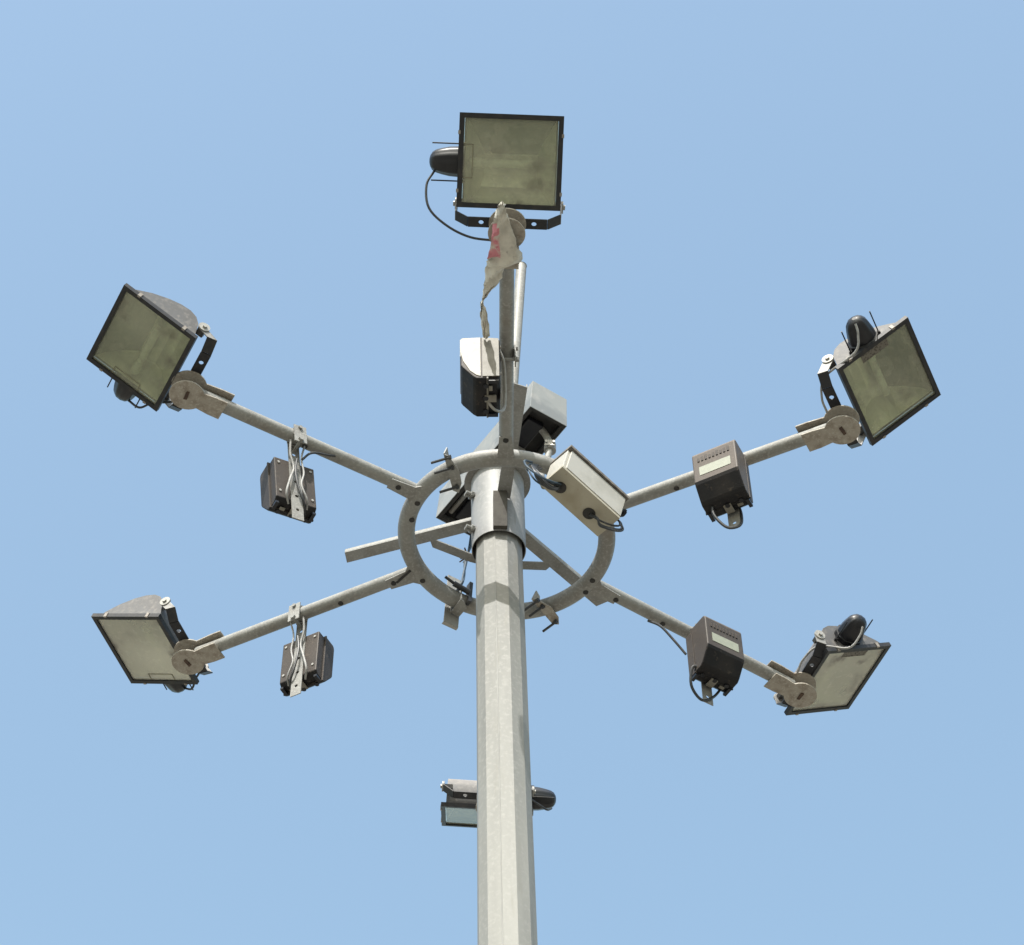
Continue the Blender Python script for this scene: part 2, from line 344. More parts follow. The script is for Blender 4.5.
def f(bm):
    cyl(bm, (-.008, -.010, .37), (-.010, -.010, 1.985), .024, n=24)
    cyl(bm, (-.010, -.010, 1.985), (-.010, -.010, 1.998), .026, .018, n=24)
build('top_spigot', f, GALV, mast, HEAD)

RC, RR_, RT = Vector((.013, -.028, 0)), .412, .0355  # ring centre, radius, tube radius
def f(bm):
    n, m = 96, 20; g = []
    for i in range(n):
        a = 2*math.pi*i/n
        g.append([bm.verts.new((RC.x+(RR_+RT*math.cos(2*math.pi*j/m))*math.cos(a), RC.y+(RR_+RT*math.cos(2*math.pi*j/m))*math.sin(a), RT*math.sin(2*math.pi*j/m))) for j in range(m)])
    for i in range(n):
        for j in range(m):
            bm.faces.new((g[i][j], g[(i+1)%n][j], g[(i+1)%n][(j+1)%m], g[i][(j+1)%m])).smooth = True
ring = build('ring', f, GALV, mast, HEAD)
def plug(bm, x, y, r=.0125, tube_r=RT):              # a dark drain hole on the underside of a tube
    cyl(bm, (x, y, -tube_r-.0015), (x, y, -tube_r+.004), r, n=14)
def f(bm):
    for x, y in ((-.348, -.216), (-.372, -.128), (-.332, .198), (.345, .230), (.372, .165)): plug(bm, x, y, .0115)
each('drain_hole', f, DARK, ring, HEAD)

discs = {0: (.007, -1.54), 5: (-1.254, -.729), 1: (1.336, -.662), 4: (-1.344, .705), 2: (1.272, .770), 3: (-.043, 1.521)}
joints = {0: (.009, -.465), 5: (-.372, -.262), 1: (.395, -.180), 4: (-.388, .188), 2: (.391, .222), 3: (.0, .40)}
AR = .0285
ARM = {}
for k in range(6):
    D = Vector((*discs[k], 0)); J = Vector((*joints[k], 0)); u = (D-J).normalized(); ln = (D-J).length
    az = math.atan2(u.x, -u.y)
    M = HEAD @ T(J) @ RZ(az)                          # local -y points outwards along the arm
    ARM[k] = (J, u, az, ln)
    def f(bm):
        cyl(bm, (0, .03, 0), (0, -(ln-.045), 0), AR, n=24)
        prism(bm, [(-.034, .0), (-.062, .03), (.062, .03), (.034, 0), (.026, -.10), (-.026, -.10)], -AR+.002, -AR+.007, 'z')
    arm = build('arm', f, GALV, mast, M)
    for z, ext in ((-AR-.008, .158), (AR+.001, .180)):
        def f(bm):
            pts = []
            for i in range(25):
                t = R(-145+290*i/24); pts.append((math.sin(t)*.071, -math.cos(t)*.071-ln))
            pts += [(.046, -ln+ext-.05), (.046, -ln+ext), (-.046, -ln+ext), (-.046, -ln+ext-.05)]
            prism(bm, pts, z, z+.007, 'z')
        build('end_plate', f, WELD, arm, M, bevel=.0012)
    def f(bm):
        prism(bm, [(-.020, -ln-.006), (.018, -ln-.009), (.022, -ln+.003), (-.016, -ln+.008)], -AR-.013, -AR-.005, 'z')
        cyl(bm, (0, -ln, -AR), (0, -ln, AR+.05), .009, n=12)
        cyl(bm, (0, -ln, AR+.012), (0, -ln, AR+.022), .018, n=6)
    build('mounting_bolt', f, RUST, arm, M)
    hp_ = {0: (.085,), 5: (.06, .48), 1: (.34, .62), 4: (.075, .33), 2: (.095, .33), 3: (.2,)}[k]
    def f(bm):
        for q in hp_: cyl(bm, (.0, -q, -AR-.0015), (.0, -q, -AR+.004), .0115, n=14)
    each('drain_hole', f, DARK, arm, M)

build('cut_slot', lambda bm: box(bm, -.045, .045, -.005, .005, -.0015, .0015), DARK, mast, HEAD @ T((-.412, .184, -AR-.001)) @ RZ(R(130)))

def channel(a, b, name='support_bar', w=.056, h=.022, t=.005, cut=0.0):
    a = Vector(a); b = Vector(b); u = (b-a); L = u.length; az = math.atan2(u.x, -u.y)
    def f(bm):
        e = cut
        # bottom web with bevelled outer end, two upturned flanges
        prism(bm, [(-w/2, 0), (w/2, 0), (w/2, -L+e), (-w/2, -L)], 0, t, 'z')
        prism(bm, [(-w/2, 0), (-w/2+t, 0), (-w/2+t, -L), (-w/2, -L)], t+.0002, h, 'z')
        prism(bm, [(w/2-t, 0), (w/2, 0), (w/2, -L+e), (w/2-t, -L+e)], t+.0002, h, 'z')
    return build(name, f, GALV, mast, HEAD @ T(a) @ RZ(az), bevel=.001)
cz = .150
c0 = Vector((POLE_X, 0, cz))
for tip in ((.060, -.698, cz), (-.676, .247, cz), (.420, .458, cz)):
    v = (Vector(tip)-c0); channel(c0+v.normalized()*.1095, tip, cut=.012)
BRACE = ((-.303, .152, 0), (-.130, .232, 0), (-.03, .262, 0), (.075, .262, 0), (.200, .262, 0))
def f(bm):                                           # gusset down the sleeve under the near bar
    prism(bm, [(-.108, .148), (-.150, .148), (-.128, -.052), (-.108, -.052)], -.029, .029, 'x')
GUS = mat('dark_gusset', (0.058, 0.053, 0.045), 0.85, 0.0, [(40, (0.042, 0.037, 0.031), 0.45, 0.65, 5)], bump=0.2)  # darker than the bars and sleeve beside it
build('gusset', f, GUS, mast, HEAD @ T((POLE_X+.004, 0, 0)) @ RZ(R(1)) @ RY(R(-3)), bevel=.001)
def f(bm):                                           # flat brace bent round behind the pole
    P = [Vector(p) for p in BRACE]
    w, t = .042, .006
    rows = []
    for i, p in enumerate(P):
        d = (P[min(i+1, 4)]-P[max(i-1, 0)]).normalized(); nrm = Vector((-d.y, d.x, 0))
        sh = d*(-.018 if i == 0 else .018 if i == 4 else 0)
        rows.append([bm.verts.new(p+nrm*(s*w/2)+sh*(-s)+Vector((0, 0, z))) for s, z in ((-1, 0), (1, 0), (1, t), (-1, t))])
    for A, B in zip(rows, rows[1:]):
        for j in range(4): bm.faces.new((A[j], A[(j+1)%4], B[(j+1)%4], B[j]))
    bm.faces.new(rows[0]); bm.faces.new(rows[-1][::-1])
    pass
build('brace', f, GALV, mast, HEAD @ T((-.008, 0, .158)))

# ------------------------------------------------------------------ floodlights
W, H_, PA, PB = .412, .357, .1626, .0821             # glass frame width, height; its centre from the yoke pivot
V0, V1 = PA-H_/2, PA+H_/2
def prof(s=1.0, n=14):
    """reflector housing section in (y = away from the arm, z = up from the pivot), glass edge at z = -PB"""
    P = [(V1-.012, 0), (V1-.040, .036), (V1-.09, .080), (V1-.15, .116), (V1-.20, .135), (V1-.245, .140), (V1-.280, .128), (V0+.048, .098), (V0+.032, .055), (V0+.012, 0)]
    c = (V0+V1)/2
    return [(c+(y-c)*s, -PB+.004+z*s) for y, z in P]
def floodlight(k, label, loc, az, tau, L, oy, cable, W=W, czz=-.030):
    base = HEAD @ T(loc) @ RZ(math.pi+az)            # local +y outwards, +x to the socket side
    t = thing('floodlight', label, 'floodlight', base, 'floodlights at the ends of the mast arms')
    sw_ = .044
    def f(bm):
        sw = .044; th = .005
        holed_strip(bm, -.150, .150, sw, th, [-.1, .1], .0095)
        for s in (-1, 1):                             # chamfered corner, upright, rounded ear
            Mx = Matrix.Scale(s, 4, Vector((1, 0, 0)))
            P = [(.150, 0), (.196, .038), (.201, .036), (.153, -.0045)]
            prism(bm, [(s*x, z+.0048) for x, z in P], -sw/2+.0004, sw/2-.0004, 'y')
            pts = [(-sw/2, .040), (sw/2, .040)]+[(oy+math.cos(a)*.024, L+math.sin(a)*.024) for a in [R(-20+220*i/14) for i in range(15)]]
            pass
    yoke = build('yoke', f, BLACK, t, base, bevel=.0008)
    pts = [(-sw_/2, .040), (sw_/2, .040)]+[(oy+math.cos(a)*.024, L+math.sin(a)*.024) for a in [R(-20+220*i/14) for i in range(15)]]
    each('yoke_ear', lambda bm: (prism(bm, pts, .1965, .2015, 'x'), prism(bm, pts, -.2015, -.1965, 'x')), EAR, yoke, base, bevel=.0008)
    Mh = base @ T((0, oy, L)) @ RX(tau)
    def f(bm):
        for s in (-1, 1):
            cyl(bm, (s*.2018, 0, 0), (s*.2065, 0, 0), .024, n=24)
            cyl(bm, (s*.206, 0, 0), (s*.214, 0, 0), .010, n=6)
    each('tilt_lock', f, BRIGHT, yoke, Mh)
    bw = .184*W/.412
    def f(bm):
        O = prof(); I = prof(.965)
        for s in (-1, 1):                             # end cheeks
            x = s*bw
            prism(bm, O, x-s*.003, x, 'x')
        n = len(O)
        for i in range(n-1):                          # curved back sheet
            a, b = O[i], O[i+1]
            vs_ = [bm.verts.new(p) for p in ((-bw+.0005, *a), (bw-.0005, *a), (bw-.0005, *b), (-bw+.0005, *b))]
            bm.faces.new(vs_).smooth = True
    def shell(bm):
        O = prof(); n = len(O); A = [bm.verts.new((-bw, *p)) for p in O]; B = [bm.verts.new((bw, *p)) for p in O]
        for i in range(n-1): bm.faces.new((A[i], A[i+1], B[i+1], B[i])).smooth = True
        bm.faces.new(A); bm.faces.new(B[::-1])
        for q in (-1, 1): box(bm, min(q*bw*.86, q*.1962), max(q*bw*.86, q*.1962), -.012, .020, -.009, .009)   # pivot lugs
    body = build('housing', shell, HOUSE, t, Mh)
    s_ = body.modifiers.new('thickness', 'SOLIDIFY'); s_.thickness = .002; s_.offset = -1
    def refl(bm):                                     # reflector: two curved troughs meeting in a ridge behind the lamp, sloping ends
        x0, x1 = bw-.006, bw-.075; z0 = -PB+.010
        S = [(V0+.016, z0), (V0+.045, -.022), (V0+.085, .018), (V0+.130, .030), (V0+.172, .012), (V0+.215, .034), (V0+.255, .020), (V0+.300, -.018), (V1-.018, z0)]
        rows = []
        for q, (y, z) in enumerate(S):
            e = (0, .45, .85, 1, 1, 1, .85, .45, 0)[q]; x = x0+(x1-x0)*e
            rows.append([bm.verts.new((a*x, y, z)) for a in (-1, -.33, .33, 1)])
        for A, B in zip(rows, rows[1:]):
            for q in range(3): bm.faces.new((A[q], A[q+1], B[q+1], B[q]))
        for a, c in ((-1, 0), (1, 3)):
            for q in range(len(S)-1):
                p, r = S[q], S[q+1]
                v = [bm.verts.new((a*x0, p[0], z0)), bm.verts.new((a*x0, r[0], z0)), rows[q+1][c], rows[q][c]]
                try: bm.faces.new(v)
                except ValueError: pass
        bmesh.ops.remove_doubles(bm, verts=bm.verts, dist=1e-5)
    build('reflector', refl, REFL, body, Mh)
    def lampf(bm):
        cyl(bm, (-.085, PA-.006, -.030), (.105, PA-.006, -.030), .016, n=16)
        cyl(bm, (.105, PA-.006, -.030), (bw-.012, PA-.006, -.030), .021, n=16)
    build('lamp_tube', lampf, TUBE, body, Mh)
    fw = .019
    def fr(bm):
        z0, z1 = -PB-.014, -PB+.006
        box(bm, -W/2, W/2, V0, V0+fw, z0, z1); box(bm, -W/2, W/2, V1-fw, V1, z0, z1)
        box(bm, -W/2, -W/2+fw, V0+fw, V1-fw, z0, z1); box(bm, W/2-fw, W/2, V0+fw, V1-fw, z0, z1)
    frame = build('front_frame', fr, BLACK, t, Mh)
    def gp(bm): box(bm, -W/2+fw-.002, W/2-fw+.002, V0+fw-.002, V1-fw+.002, -PB-.007, -PB-.003)
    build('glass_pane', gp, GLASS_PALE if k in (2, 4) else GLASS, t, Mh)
    def cl(bm):                                       # spring clips down both sides
        for s in (-1, 1):
            for y in (V0+.062, V1-.075):
                box(bm, s*W/2-.006 if s > 0 else -W/2-.003, s*W/2+.003 if s > 0 else -W/2+.006, y-.007, y+.007, -PB-.016, -PB+.008)
                pass
    each('clip', cl, CLIPM, frame, Mh)
    def nm(bm):                                       # embossed maker's plate on the glass edge beside the socket: a raised frame
        x0, x1, y0, y1, z = W/2-fw-.038, W/2-fw-.001, PA-.068, PA+.062, -PB-.0085
        b_ = .004
        box(bm, x0, x0+b_, y0, y1, z, z+.002); box(bm, x0+b_, x1, y0, y0+b_, z, z+.002); box(bm, x0+b_, x1, y1-b_, y1, z, z+.002)
        if k not in (1, 2): return
        box(bm, x0+b_, x1, y0+b_, y1-b_, z+.0005, z+.0010)
        yy = y0+.017                                  # worn, unreadable raised marks
        for q, (a_, b2) in enumerate(((0, .7), (.25, 1), (0, 1), (.2, .8), (0, .8), (.3, 1), (0, 1))):
            box(bm, x0+.012+.014*a_*.6, x0+.012+.016*b2, yy, yy+.005, z+.0012, z+.003)
            if q % 2: box(bm, x0+.014, x0+.018, yy+.005, yy+.009, z+.0012, z+.003)
            yy += .0145
    build('name_plate', nm, PLATE if k in (1, 2) else FAINT, frame, Mh)
    cy = PA-.005
    def cap(bm):                                      # ribbed domed socket cap
        N = 40; S = [(bw-.002, .062), (bw+.022, .062), (bw+.024, .056), (.232, .054), (.262, .048), (.284, .042), (.298, .033), (.306, .021), (.309, .009)]
        rings = []
        for x, r in S:
            rings.append([bm.verts.new((x, cy+(r*(1+.045*(i % 4 < 2)*(x < .30)))*math.cos(2*math.pi*i/N), czz+(r*(1+.045*(i % 4 < 2)*(x < .30)))*math.sin(2*math.pi*i/N)*.92)) for i in range(N)])
        for A, B in zip(rings, rings[1:]):
            for i in range(N): bm.faces.new((A[i], A[(i+1)%N], B[(i+1)%N], B[i])).smooth = True
        bm.faces.new(rings[0][::-1]); bm.faces.new(rings[-1])
    build('socket_cap', cap, CAPM, t, Mh)
    def rods(bm):
        for dy in (-.074, .068):
            cyl(bm, (bw-.005, cy+dy, czz-.01), (.300, cy+dy, czz-.01), .0028, n=8)
            cyl(bm, (bw, cy+dy, czz-.01), (bw+.014, cy+dy, czz-.01), .008, n=6)
    each('cap_rod', rods, BLACK, t, Mh)
    # cable from the cap to the mounting disc; points are in the floodlight's own frame
    hinv = T((0, oy, L)) @ RX(tau)
    pts = [hinv @ Vector(p) if tg == 'h' else Vector(p) for tg, p in cable]
    cmat = cable_mats.get(k, CABLE)
    build('power_cable', lambda bm: tube(bm, pts, .0048, n=8), cmat, t, base)
    return t
cable_mats = {1: GCABLE, 2: GCABLE}
LZ = .036; LL = .129-LZ
std = [('h', (.290, PA-.04, -.04)), ('h', (.268, PA-.10, -.062)), ('h', (.222, PA-.135, -.045)), ('b', (.15, .01, .035)), ('b', (.04, -.02, .0))]
near = [('h', (.290, PA-.045, -.03)), ('h', (.315, PA-.10, -.06)), ('b', (.300, .03, .04)), ('b', (.23, -.02, .0)), ('b', (.14, -.055, -.02)), ('b', (.04, -.06, -.03))]
rcab = [('h', (.305, PA-.02, -.06)), ('h', (.275, PA-.04, -.088)), ('h', (.23, PA-.09, -.108)), ('b', (.17, .0, .05)), ('b', (.10, -.04, .02)), ('b', (.04, -.04, -.005))]
floodlight(0, 'square floodlight facing the camera at the top, above the ragged cloth', (.007, -1.540, LZ), R(.6), R(34.8), LL+.046, -.010, near, W=.395)
floodlight(5, 'olive floodlight on the upper left arm, its grey housing cheek showing', (-1.244, -.748, LZ), R(-63.7), R(23.6), LL-.006, .042, std)
floodlight(1, 'olive floodlight on the upper right arm, black ribbed cap standing over it', (1.3295, -.6765, LZ), R(65.9), R(32.6), LL+.02, .026, rcab)
floodlight(4, 'steeply tipped floodlight with dusty grey top on the lower left arm', (-1.351, .685, LZ), R(-110.4), R(19.1), LL-.002, .031, std)
floodlight(2, 'pale glassed floodlight on the lower right arm, grey cable along its cap', (1.279, .752, LZ), R(111.7), R(29.8), LL-.007, -.009, rcab, czz=-.012)
floodlight(3, 'floodlight half hidden behind the pole, only its two ends in view', (-.065, 1.521, LZ), R(-178.1), R(30.0), LL-.02, .024, std, czz=.010)

# ------------------------------------------------------------------ control gear boxes hanging from the arms
def gear_box(k, label, dist, ztop, cabs=(), Hh=.265, D=.15, Wd=.186, lean=0, light_front=False, sticker=True, y0=.036, drop=.455, dx=0):
    J, u, az, ln = ARM[k]
    # local +x outwards along the arm, +y = the box's front, z up
    X = Vector((u.x, u.y, 0)); Y = Vector((u.y, -u.x, 0))
    M = Matrix.Identity(4)
    for i in range(3): M[i][0] = X[i]; M[i][1] = Y[i]; M[i][2] = (0, 0, 1)[i]
    M = T(HEAD @ (J+u*dist)) @ M @ RY(R(lean))          # they hang plumb
    t = thing('control_gear_box', label, 'gear box', M, 'control gear boxes hung under the mast arms')
    z1 = ztop; z0 = ztop-Hh; w = Wd/2
    prof_ = [(y0+.050, z1), (y0+D-.014, z1), (y0+D-.004, z1-.006), (y0+D, z1-.020), (y0+D, z1-Hh*.68), (y0+D-.006, z1-Hh*.73), (y0+D-.046, z1-Hh*.95), (y0+D-.060, z0), (y0+.050, z0)]
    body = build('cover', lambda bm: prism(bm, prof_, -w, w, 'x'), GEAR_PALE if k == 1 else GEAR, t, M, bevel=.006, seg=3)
    def back(bm):
        prism(bm, [(y0, z1-.008), (y0+.048, z1-.008), (y0+.048, z0+.006), (y0+.016, z0+.006), (y0, z0+.022)], -w+.005, w-.005, 'x')
    build('back_shell', back, GEAR, t, M, bevel=.004)
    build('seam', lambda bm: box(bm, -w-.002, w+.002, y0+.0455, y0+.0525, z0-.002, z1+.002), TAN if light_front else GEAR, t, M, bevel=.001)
    if light_front:  # white plates put the sunlight on front and end into the colour
        build('sunlit_panel', lambda bm: box(bm, -w+.004, w-.001, y0+D+.0004, y0+D+.003, z1-Hh*.46, z1-.020), SUNLIT, t, M)
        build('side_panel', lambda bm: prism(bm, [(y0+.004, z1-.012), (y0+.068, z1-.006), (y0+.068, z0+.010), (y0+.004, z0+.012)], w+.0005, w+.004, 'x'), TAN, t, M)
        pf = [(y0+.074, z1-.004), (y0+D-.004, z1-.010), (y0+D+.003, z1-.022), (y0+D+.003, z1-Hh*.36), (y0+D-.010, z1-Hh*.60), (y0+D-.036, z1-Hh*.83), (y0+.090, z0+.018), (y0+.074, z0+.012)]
        build('front_panel', lambda bm: prism(bm, pf, w+.0005, w+.003, 'x'), SUNLIT, t, M, bevel=.003)
    if sticker:
        build('sticker', lambda bm: box(bm, -.066, .066, y0+D+.0002, y0+D+.0016, z1-.150, z1-.100), LABEL, t, M)
        def em(bm):                                   # row of worn raised marks above the sticker
            x = -.07
            for q in range(9):
                box(bm, x, x+.009, y0+D-.001, y0+D+.003, z1-.066, z1-.044+.004*(q % 3)); x += .0158
        build('raised_marks', em, GEAR, body, M, bevel=.001)
    # underside fittings
    def fit(bm):
        box(bm, -.018, .014, y0+.015, y0+.060, z0-.005, z0+.001)
        box(bm, .035, .058, y0+.030, y0+.044, z0-.004, z0+.001)
    each('terminal_cover', fit, TAN, t, M, bevel=.001)
    def gl(bm):
        for x in (-.062, .0, .058): cyl(bm, (x, y0+.055, z0-.006), (x, y0+.055, z0+.002), .010, n=12)
        box(bm, -w+.006, -w+.020, y0+.008, y0+.05, z0-.007, z0+.004); box(bm, w-.020, w-.006, y0+.008, y0+.05, z0-.007, z0+.004)
    each('cable_gland', gl, CAPM, t, M)
    # hanging strap, saddle round the arm, bolts
    def strap(bm):
        holed_strip(bm, 0.0, drop-.04, .050, .004, [.085, .145, .225, .31, .38], .008, M=T((dx, .0315, -.03)) @ RZ(R(90)) @ RY(R(90)))
    yb = y0-.0050
    def strap(bm):
        S = Matrix(((0, 1, 0, dx), (0, 0, 1, yb), (-1, 0, 0, -.0), (0, 0, 0, 1)))
        holed_strip(bm, -.036, drop, .050, .004, [.07, .14, .235, .32, .40], .0075, M=S)
    strp = build('hanging_strap', strap, GALV, t, M, bevel=.0006)
    def saddle(bm):
        r = AR+.002; a0 = [R(-30+240*i/16) for i in range(17)]
        pts = [(math.cos(a)*r, math.sin(a)*r) for a in a0]+[(math.cos(a)*(r+.005), math.sin(a)*(r+.005)) for a in a0[::-1]]
        prism(bm, pts, dx-.027, dx+.027, 'x')
        box(bm, dx-.027, dx+.027, -.036, -.031, -.062, .036)
        cyl(bm, (dx, -.045, .022), (dx, -.030, .022), .009, n=6); cyl(bm, (dx, -.045, -.048), (dx, .036, -.048), .007, n=8); cyl(bm, (dx, -.047, -.048), (dx, -.036, -.048), .012, n=6)
    build('saddle_clamp', saddle, GALV, t, M)
    def bolts(bm):
        for x, z in ((-.07, z1-.035), (.07, z1-.035), (-.07, z0+.06), (.07, z0+.06)):
            cyl(bm, (x, y0-.004, z), (x, y0+.002, z), .006, n=8)
    each('cover_screw', bolts, BRIGHT, t, M)
    for mt, r, pts in cabs: build('cable', (lambda bm, pts=pts, r=r: tube(bm, pts, r, n=8)), mt, t, M)
    return t
zl = -.098; zr = -.088
leftc = [(GCABLE, .005, [(-.03, -.005, -.03), (-.028, .01, -.10), (-.012, .018, -.17), (-.035, .010, -.25), (-.05, .02, -.33), (-.03, .05, zl-.262)]),
         (GCABLE, .004, [(.035, .0, -.03), (.02, .008, -.11), (.028, .012, -.19), (.012, .008, -.27), (.036, .016, -.34), (.05, .05, zl-.262)]),
         (CABLE, .005, [(.0, .01, -.12), (-.012, .006, -.20), (-.006, .006, -.28), (.022, .02, -.36), (.058, .08, zl-.265)])]
def js(cs, s): return [(m, r, [(x*s, y, z) for x, y, z in p]) for m, r, p in cs]
gear_box(5, 'dark gear box seen from behind under the upper left arm', .520, zl-.008,
         js(leftc, -1)+[(CABLE, .005, [(-.02, .005, -.12), (-.06, -.01, -.075), (-.14, -.012, -.055), (-.205, -.008, -.030)])], sticker=False, D=.125, lean=5.5)
gear_box(4, 'dark gear box seen from behind under the lower left arm', .540, zl, leftc, sticker=False, D=.118, lean=-1.5)
gear_box(1, 'dusty brown gear box with pale sticker in front of the upper right arm', .575, zr,
         [(CABLE, .006, [(-.058, .11, zr-.26), (-.055, .10, -.40), (-.02, .07, -.455), (.025, .045, -.44), (.030, .028, -.36), (.02, .03, -.28)])], drop=.42)
gear_box(2, 'black gear box with yellowish sticker in front of the lower right arm', .500, zr,
         [(CABLE, .006, [(-.058, .11, zr-.26), (-.105, .09, -.33), (-.10, .06, -.41), (-.04, .04, -.445), (.02, .04, -.40), (.062, .05, -.33), (.07, .08, -.29)]),
          (CABLE, .0055, [(-.24, -.01, -.03), (-.20, .02, -.07), (-.15, .035, -.14), (-.10, .045, -.21)])], drop=.44)
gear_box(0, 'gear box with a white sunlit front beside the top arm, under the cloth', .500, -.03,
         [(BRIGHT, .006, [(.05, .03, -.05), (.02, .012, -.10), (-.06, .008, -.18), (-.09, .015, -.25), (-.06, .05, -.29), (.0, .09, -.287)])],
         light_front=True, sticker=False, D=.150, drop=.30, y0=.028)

# ------------------------------------------------------------------ long sheet metal hood across the mast top
HL, HW, HH = .738, .184, .185
hc = Vector((-.0335, -.0015, .45)); hz = math.atan2(-.621, .401)
MH = HEAD @ T(hc) @ RZ(hz)
hood = thing('sheet_metal_hood', 'long galvanised sheet hood lying across the mast top, open and dark beneath', 'metal hood', MH)
def f(bm):
    x, y, t_ = HL/2, HW/2, .003
    o = [bm.verts.new((sx*x*a, sy*y*a if False else sy*(y-b), z)) for z, a, b in ((0, 1, 0), (HH, .992, .006)) for sx, sy in ((-1,-1),(1,-1),(1,1),(-1,1))]
    for q in range(4): bm.faces.new((o[q], o[(q+1)%4], o[4+(q+1)%4], o[4+q]))
    bm.faces.new(o[4:])
hs = build('hood_shell', f, SHEET, hood, MH); m_ = hs.modifiers.new('thickness', 'SOLIDIFY'); m_.thickness = .004; m_.offset = -1
m_ = hs.modifiers.new('bevel', 'BEVEL'); m_.width = .004; m_.segments = 2
build('inner_shade', lambda bm: box(bm, -HL/2+.008, HL/2-.008, -HW/2+.014, HW/2-.014, .045, HH-.01), DARK, hood, MH)  # dark block added: the hood's inner shade put into colour
def f(bm):
    x, y = HL/2-.0045, HW/2-.0045
    for a in (-1, 1):
        box(bm, -x, x, min(a*y, a*(y-.016)), max(a*y, a*(y-.016)), .003, .006)
    box(bm, -x, -x+.014, -y+.017, y-.017, .003, .006); box(bm, x-.014, x, -y+.017, y-.017, .003, .006)
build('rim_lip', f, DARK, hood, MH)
each('gear_tray', lambda bm: (box(bm, .10, .30, -.058, .020, .012, .045), box(bm, -.33, -.20, -.02, .05, .010, .045)), CAPM, hood, MH, bevel=.006)
def f(bm):
    cyl(bm, (-.325, -.045, .030), (-.14, -.045, .030), .011, n=14)
    cyl(bm, (.14, -.045, .006), (.21, -.060, .020), .006, n=10)
each('mounting_rail', f, GALV, hood, MH)
def f(bm):
    cyl(bm, (-.03, 0, -.062), (-.03, 0, .030), .060, n=20); box(bm, -.10, .16, -.022, .022, -.012, .010)
build('mounting_foot', f, GALV, hood, MH, bevel=.002)

# ------------------------------------------------------------------ cream enclosure clamped beside the ring
Re = Matrix(((0.7384, -0.659, 0.1431), (0.647, 0.7521, 0.1252), (-0.1902, 0.0001, 0.9817))).to_4x4()
ME = HEAD @ T((.329, -.374, -.12)) @ Re
en = thing('electrical_enclosure', 'cream painted steel enclosure tilted beside the ring, two cable holes in its underside', 'enclosure', ME)
EL, EH, EW = .315, .160, .108
build('enclosure_body', lambda bm: box(bm, -EL/2, EL/2, -EW/2, EW/2, -EH/2+.012, EH/2-.010), CREAM, en, ME, bevel=.003)
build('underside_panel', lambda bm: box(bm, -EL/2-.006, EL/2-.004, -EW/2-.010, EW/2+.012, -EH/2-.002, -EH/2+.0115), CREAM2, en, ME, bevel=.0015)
build('front_lid', lambda bm: box(bm, -EL/2+.012, EL/2-.004, -EW/2-.012, -EW/2-.0006, -EH/2+.014, EH/2-.014), CREAM, en, ME, bevel=.0025)
build('lid_edge', lambda bm: (box(bm, -EL/2-.004, EL/2+.006, -EW/2-.020, EW/2+.010, EH/2-.0095, EH/2+.006)), RIM, en, ME, bevel=.002)
def f(bm):
    for x in (-.105, .055): cyl(bm, (x, .012, -EH/2-.006), (x, .012, -EH/2+.004), .026, n=20)
each('cable_entry', f, DARK, en, ME)
def f(bm):
    cyl(bm, (EL/2-.005, -.035, EH/2-.06), (EL/2+.028, -.035, EH/2-.06), .014, n=12)
    cyl(bm, (EL/2+.015, -.035, EH/2-.06), (EL/2+.022, -.035, EH/2-.06), .022, n=6)
build('side_gland', f, CAPM, en, ME)
random.seed(11)
def f(bm):
    zb = -EH/2
    rr = random.Random(5)
    for q in range(5):
        d = rr.uniform(0, .020); e = rr.uniform(-.009, .009)
        tube(bm, [(.055+e, .008+d, zb+.005), (.072+e, -.004-d, zb-.026-d), (.105, -.022+e, zb-.040-d*1.5), (.145+d, -.036, zb-.032-d), (.172+d*1.3, -.040+e, zb-.006), (.174+e, -.036, zb+.024), (.160, -.030, zb+.040)], .0042, n=8)
    for q in range(8):
        d = rr.uniform(0, .040); e = rr.uniform(-.014, .014)
        tube(bm, [(-.105+e*.6, .010, zb+.004), (-.122, .006+e, zb-.024-d), (-.155, .012+e, zb-.040-d), (-.195-d*.8, .026+e, zb-.020-d*.6), (-.212-d*.7, .045, zb+.030), (-.205+e, .062, zb+.080), (-.188+e, .078, zb+.125)], .0046, n=8)
each('cable_bundle', f, CABLE, en, ME)
def f(bm):
    zb = -EH/2
    tube(bm, [(-.108, .0, zb+.004), (-.150, -.012, zb-.048), (-.205, .0, zb-.062), (-.262, .03, zb-.024), (-.268, .06, zb+.050), (-.225, .08, zb+.115)], .0045, n=8)
    tube(bm, [(-.100, .018, zb+.004), (-.140, .03, zb-.03), (-.200, .045, zb-.035), (-.240, .06, zb+.02), (-.236, .075, zb+.080), (-.205, .085, zb+.125)], .0038, n=8)
each('blue_cable', f, BLUEC, en, ME)
def f(bm):                                            # tie to the ring
    box(bm, -.02, .02, EW/2+.0125, EW/2+.020, -.06, .02)
build('bracket', f, GALV, en, ME)

pb = thing('pipe_bracket', 'short grey conduit with a bright clamp running down from the hood to the cream enclosure', 'conduit', HEAD @ T((.15, -.21, .46)))
Mp = HEAD
build('conduit_pipe', lambda bm: tube(bm, [(.125, -.225, .49), (.158, -.215, .44), (.176, -.214, .37), (.168, -.222, .28), (.150, -.25, .17), (.150, -.275, .08), (.165, -.30, .0)], .0145, n=14), GALV, pb, Mp)
def f(bm):
    cyl(bm, (.178, -.214, .34), (.176, -.213, .385), .025, n=16)
    box(bm, .155, .197, -.243, -.238, .345, .38); cyl(bm, (.160, -.250, .362), (.160, -.19, .362), .006, n=8); cyl(bm, (.192, -.250, .362), (.192, -.19, .362), .006, n=8)
build('pipe_clamp', f, BRIGHT, pb, Mp)

